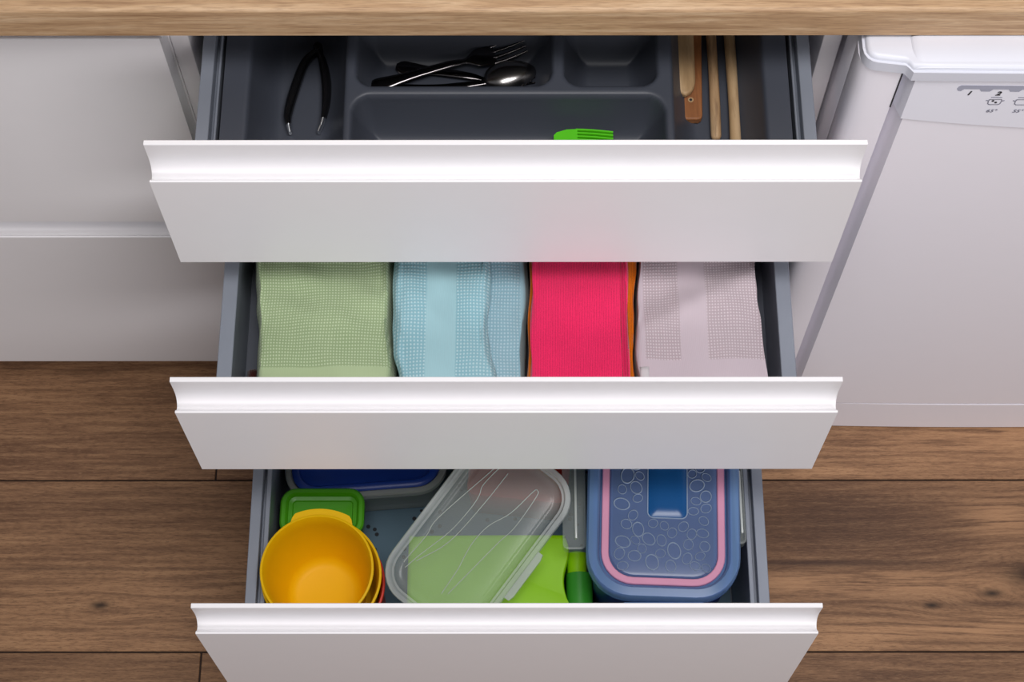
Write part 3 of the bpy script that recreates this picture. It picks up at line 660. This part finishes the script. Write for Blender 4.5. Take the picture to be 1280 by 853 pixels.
for i in range(7):
    for j in range(5): tgv.append((0.1235 + 0.0085 * j / 4, -0.2500 + 0.028 * i / 6, 0.5992 + 0.0022 * math.sin(PI * (0.25 + 0.5 * j / 4)) - 0.0012 * (4 - j) / 4))
tgf = [(i * 5 + j, i * 5 + j + 1, (i + 1) * 5 + j + 1, (i + 1) * 5 + j) for i in range(6) for j in range(4)]
tl = mesh('care_label', tgv, tgf, 'tag', lt, True); md = tl.modifiers.new('s', 'SOLIDIFY'); md.thickness = 0.0005
towel('cleaning_cloth', [(-0.26, -0.2525), (0.06, -0.2525)], [(-0.26, -0.2380), (0.06, -0.2400)], YF2, -0.195, ZD, 0.538, 't_red', 'dark red cloth wedged between the green towel and drawer side', None, folds=2, rad=0.004, cat='cloth', nxx=10, seed=8)

# ------------------------------------------------------------------ bottom drawer: plastic containers
ZB = 0.188
tag(box('drawer_liner', -0.249, 0.249, YC + TH + 0.001, 0.04, ZB, ZB + 0.0012, 'liner', None, 0), 'blue-grey drawer liner with black specks under the containers', 'liner')
ZB += 0.0015
# bowls
def bowl(cx, cy, r, zt_, depth, mat, label, tab=True, ang=90, rb=0.82):
    o = tag(lathe('plastic_bowl', [(r * rb * .9, zt_ - depth), (r * rb, zt_ - depth + 0.003), (r * 0.93, zt_ - 0.016), (r * 0.95, zt_ - 0.004), (r, zt_ - 0.003), (r, zt_ - 0.0005), (r - 0.0007, zt_), (r - 0.0022, zt_), (r - 0.0028, zt_ - 0.001),
                           (r * 0.90, zt_ - 0.016), (r * rb - 0.002, zt_ - depth + 0.012), (r * rb - 0.008, zt_ - depth + 0.0045), (r * 0.5, zt_ - depth + 0.003), (0.001, zt_ - depth + 0.003)], cx, cy, mat), label, 'bowl')
    if tab:
        for a0 in (ang,):
            outer, inner = [], []
            for j in range(19):
                a = math.radians(a0 - 33 + 66 * j / 18); k = min(1, min(j, 18 - j) / 1.6)
                rr_ = r + 0.0005 + 0.0062 * k
                outer.append((cx + rr_ * math.cos(a), cy + rr_ * math.sin(a))); inner.append((cx + (r - 0.0012) * math.cos(a), cy + (r - 0.0012) * math.sin(a)))
            prism_z('handle_tab', outer + inner[::-1], zt_ - 0.0042, zt_ - 0.0016, mat, o)
    return o
bowl(-0.195, -0.3447, 0.0583, 0.362, 0.100, 'yellow', 'round yellow plastic bowl, topmost of the nested stack', True, 87, 0.74)
bowl(-0.1920, -0.3470, 0.0622, 0.3455, 0.095, 'yellow', 'second yellow plastic bowl nested under the top one', False, 60, 0.84)
bowl(-0.1890, -0.3485, 0.0612, 0.3200, 0.128, 'red', 'red plastic bowl at the base of the yellow stack', False, 0, 0.90)
def xform(cx, cy, rot, z=0.0): return Matrix.Translation((cx, cy, z)) @ Matrix.Rotation(math.radians(rot), 4, 'Z')
# blue lidded clear container at the back
X = xform(-0.158, -0.176, 4.5)
bc = tag(rr_loft('food_container', 0.178, 0.125, 0.034, [(0.016, ZB), (0.012, ZB + 0.004), (0.004, 0.268), (0.0, 0.270), (0.0, 0.279), (0.0012, 0.2803), (0.0055, 0.2803), (0.0068, 0.279), (0.008, 0.270), (0.0175, ZB + 0.006), (0.020, ZB + 0.004)], 'milky_rim', None, X),
         'clear food container with a blue lid, behind the green box', 'container')
rr_loft('lid', 0.163, 0.110, 0.028, [(0.0, 0.270), (0.0, 0.2765), (0.003, 0.2785), (0.008, 0.2785), (0.010, 0.2755), (0.016, 0.274), (0.03, 0.274)], 'blue_lid', bc, X)
# green box
X = xform(-0.1995, -0.2630, 0)
gb = tag(rr_loft('food_container', 0.088, 0.050, 0.014, [(0.010, ZB), (0.008, ZB + 0.003), (0.003, 0.285)], 'green', None, X), 'small green plastic box behind the yellow bowls', 'container')
rr_loft('lid', 0.0905, 0.0545, 0.017, [(0.001, 0.285), (0.0, 0.287), (0.0, 0.2985), (0.0018, 0.3005), (0.0055, 0.3005), (0.0075, 0.2985), (0.0085, 0.2955), (0.0125, 0.2945), (0.0135, 0.2925), (0.02, 0.292)], 'green', gb, X)
# red and blue boxes under the clear one
X = xform(0.012, -0.212, -6)
rb_ = tag(rr_loft('food_container', 0.112, 0.050, 0.012, [(0.006, ZB), (0.004, ZB + 0.003), (0.0, 0.262), (0.001, 0.264), (0.02, 0.264)], 'red', None, X), 'shallow red plastic box seen through the clear lid', 'container')
X = xform(0.0, -0.135, 0)
tag(rr_loft('food_container', 0.130, 0.090, 0.016, [(0.008, ZB), (0.006, ZB + 0.003), (0.001, 0.282), (0.0, 0.284), (0.0, 0.292), (0.0015, 0.2935), (0.006, 0.2935), (0.008, 0.291), (0.02, 0.291)], 'blue_lid', None, X), 'blue plastic box behind the red box', 'container')
# lime box with green clip
lime_out = [(-0.106, -0.4080), (-0.106, -0.3000), (-0.100, -0.2900), (-0.060, -0.2885), (0.052, -0.2882), (0.0600, -0.2895), (0.0640, -0.2950), (0.0660, -0.3060), (0.0648, -0.3150), (0.0618, -0.3260), (0.0600, -0.3360), (0.0605, -0.3480), (0.0635, -0.3600), (0.0665, -0.3700), (0.0665, -0.4080)]
def shrink(pts, k):
    cx = sum(p[0] for p in pts) / len(pts); cy = sum(p[1] for p in pts) / len(pts)
    return [(cx + (x - cx) * (1 - k / 0.085), cy + (y - cy) * (1 - k / 0.055)) for x, y in pts]
lc = [catmull([(x, y, 0) for x, y in lime_out], 3)]
lo2 = [(p.x, p.y) for p in lc[0]]
lb = tag(loft('lunch_box', [[(x, y, z) for x, y in shrink(lo2, k)] for k, z in ((0.004, ZB), (0.0015, ZB + 0.003), (0.0, 0.292), (0.0004, 0.2975), (0.0016, 0.2994), (0.0036, 0.3002), (0.008, 0.3004))], 'lime', None, sharp=35), 'lime green lunch box with a green clip under the clear lid', 'lunch box')
def zcyl(name, x0, x1, y0, y1, z0, r, mat, parent):
    pr = [(x0, z0)] + [((x0 + x1) / 2 - (x1 - x0) / 2 * math.cos(PI * i / 12), z0 + r * 0.0 + 0.06 + r * math.sin(PI * i / 12)) for i in range(13)] + [(x1, z0)]
    return prism_y(name, pr, y0, y1, mat, parent, True, 30)
zcyl('side_block', 0.0640, 0.0848, -0.3285, -0.306, 0.226, 0.010, 'lime', lb)
zcyl('clip', 0.0628, 0.0905, -0.4100, -0.3290, 0.226, 0.013, 'mid_green', lb)
# blue lidded box with pink seal
X = xform(0.1620, -0.2745, -2.2)
bb = tag(rr_loft('food_container', 0.146, 0.198, 0.032, [(0.012, ZB), (0.009, ZB + 0.004), (0.001, 0.352), (0.001, 0.356), (0.0045, 0.356), (0.006, 0.352), (0.014, ZB + 0.008), (0.02, ZB + 0.006)], 'navy', None, X), 'blue food container with a ring-patterned translucent lid and pink seal', 'container')
lid = rr_loft('lid', 0.1575, 0.208, 0.046, [(0.002, 0.352), (0.0, 0.354), (0.0, 0.3690), (0.0018, 0.3715), (0.0100, 0.3725), (0.0120, 0.3705), (0.0135, 0.3625), (0.0150, 0.3615), (0.0265, 0.3615)], 'blue_clear', bb, X, cap0=False, cap1=False)
rr_loft('lid_panel', 0.1110, 0.1615, 0.026, [(0.0, 0.366), (0.0012, 0.3678), (0.004, 0.3684), (0.03, 0.3684)], 'blue_panel', lid, X, cap0=False)
rr_loft('seal', 0.1270, 0.1775, 0.033, [(0.0, 0.3600), (0.0, 0.3652), (0.0008, 0.3660), (0.0068, 0.3660), (0.0076, 0.3652), (0.0076, 0.3600)], 'pink_seal', lid, X, closed=True)
Xp = X @ Matrix.Translation((0.004, 0.032, 0))
rr_loft('lid_window', 0.040, 0.100, 0.006, [(0.0, 0.3684), (0.0008, 0.3690), (0.012, 0.3690)], 'patch', lid, Xp, cap0=False)
rr_loft('window_frame', 0.042, 0.102, 0.007, [(0.0, 0.3684), (0.0002, 0.3694), (0.0010, 0.3694), (0.0012, 0.3684)], 'ring_ink', lid, Xp, closed=True)
rng = random.Random(5); placed = []
ring_me = None
tries = 0
while len(placed) < 62 and tries < 6000:
    tries += 1
    r = rng.choice([0.0052, 0.006, 0.0066, 0.0074, 0.0084]); x = rng.uniform(-0.046, 0.046); y = rng.uniform(-0.071, 0.072)
    if abs(x - 0.004) < 0.0205 + r and -0.018 - r < y - 0.0 < 0.084 + r: continue
    if any(math.hypot(x - a, y - b) < (r + c) * 0.93 for a, b, c in placed): continue
    placed.append((x, y, r))
for x, y, r in placed:
    if ring_me is None:
        n = 22; lp = [[(a * math.cos(2 * PI * j / n), a * math.sin(2 * PI * j / n), z) for j in range(n)] for a, z in ((1.0, 0), (0.98, 0.0007), (0.86, 0.0007), (0.84, 0))]
        ro = loft('ring', lp, 'ring_ink', lid, cap0=False, cap1=False); ring_me = ro.data
    else:
        ro = bpy.data.objects.new('ring', ring_me); COL.objects.link(ro); ro.parent = lid
    p = X @ Vector((x, y, 0.3684)); ro.location = p; ro.rotation_euler = (0, 0, rng.uniform(0, 3)); ro.scale = (r * rng.uniform(0.8, 0.95), r * rng.uniform(1.0, 1.15), 1)
# side clips of that box
def clip_frame(x0, x1, y0, y1, z, parent):
    outer = rrect(x1 - x0, y1 - y0, 0.006, 0, (x0 + x1) / 2, (y0 + y1) / 2, 5); inner = rrect(x1 - x0 - 0.004, y1 - y0 - 0.004, 0.004, 0, (x0 + x1) / 2, (y0 + y1) / 2, 5)
    loft('clip', [[(x, y, z + d) for x, y, _ in o] for o, d in ((outer, -0.012), (outer, 0), (inner, 0.0006), (inner, -0.002), (rrect(0.004, y1 - y0 - 0.02, 0.0015, 0, (x0 + x1) / 2, (y0 + y1) / 2, 5), -0.0035))], 'milky', parent, cap0=False)
    box('clip_rib', (x0 + x1) / 2 + 0.0005, (x0 + x1) / 2 + 0.003, y0 + 0.012, y1 - 0.01, z - 0.004, z + 0.0005, 'line', parent, 0.0005)
box('front_clip', 0.118, 0.200, -0.3845, -0.3790, 0.325, 0.3600, 'blue_clear', bb, 0.0015)
clip_frame(0.0578, 0.0820, -0.3190, -0.212, 0.3450, bb)
clip_frame(0.2380, 0.2490, -0.3130, -0.222, 0.3440, bb)
# clear lidded container lying on the boxes
ux = Vector((0.602, 0.799, 0.2476)).normalized(); uy = Vector((-0.799, 0.602, 0.0)).normalized(); uz = ux.cross(uy)
XC_ = Matrix.Translation((-0.0310, -0.3095, 0.3655)) @ Matrix((ux, uy, uz)).transposed().to_4x4() @ Matrix.Rotation(math.radians(-1.5), 4, 'Z')
cl = tag(rr_loft('container_lid', 0.203, 0.123, 0.035, [(0.0010, -0.0085), (0.0, -0.008), (0.0, -0.0010), (0.0010, 0.0), (0.0048, 0.0), (0.0060, -0.0012), (0.0066, -0.0035), (0.0090, -0.0035)], 'milky_rim', None, XC_, cap0=False, cap1=False),
         'large clear milky container lid lying tilted over the lime box', 'lid')
rr_loft('lid_panel', 0.185, 0.105, 0.026, [(0.0, -0.0035), (0.0010, -0.0058), (0.0035, -0.0080), (0.0085, -0.0090), (0.0105, -0.0082), (0.0125, -0.0078), (0.03, -0.0078)], 'milky', cl, XC_, cap0=False)
u0, v0 = -0.2675, 0.1615
curves = [[(-0.334, 0.1163), (-0.3304, 0.1156), (-0.2999, 0.1178), (-0.278, 0.1164), (-0.2122, 0.1303), (-0.19, 0.135)],
          [(-0.3376, 0.1202), (-0.3178, 0.1248), (-0.2819, 0.1349), (-0.251, 0.1377), (-0.235, 0.1366), (-0.2248, 0.1333), (-0.2045, 0.1355), (-0.19, 0.14)],
          [(-0.3358, 0.1674), (-0.3081, 0.1659), (-0.2934, 0.1634), (-0.2762, 0.1614), (-0.2537, 0.164), (-0.23, 0.1745), (-0.1994, 0.1798), (-0.1961, 0.1827), (-0.2016, 0.1857), (-0.238, 0.187), (-0.2614, 0.1829), (-0.3002, 0.1775), (-0.3319, 0.1731)],
          [(-0.3255, 0.1255), (-0.29, 0.141), (-0.24, 0.146), (-0.2, 0.147)]]
for c in curves:
    sweep('relief_line', [XC_ @ Vector(((u - u0) * 1.03, -(v - v0), -0.0074)) for u, v in c], lambda t: (0.00042, 0.0005), 'line', cl, n=6, sub=5)
fl_ = [(-0.034, -0.0612), (-0.034, -0.0668), (-0.028, -0.0685), (0.018, -0.0685), (0.024, -0.0668), (0.024, -0.0612)]
v = [XC_ @ Vector((x, y, z)) for z in (-0.0065, -0.0020) for x, y in fl_]
n = len(fl_)
mesh('clip_flap', v, [tuple(range(n)), tuple(range(n, 2 * n))] + [(i, (i + 1) % n, n + (i + 1) % n, n + i) for i in range(n)], 'milky_rim', cl)
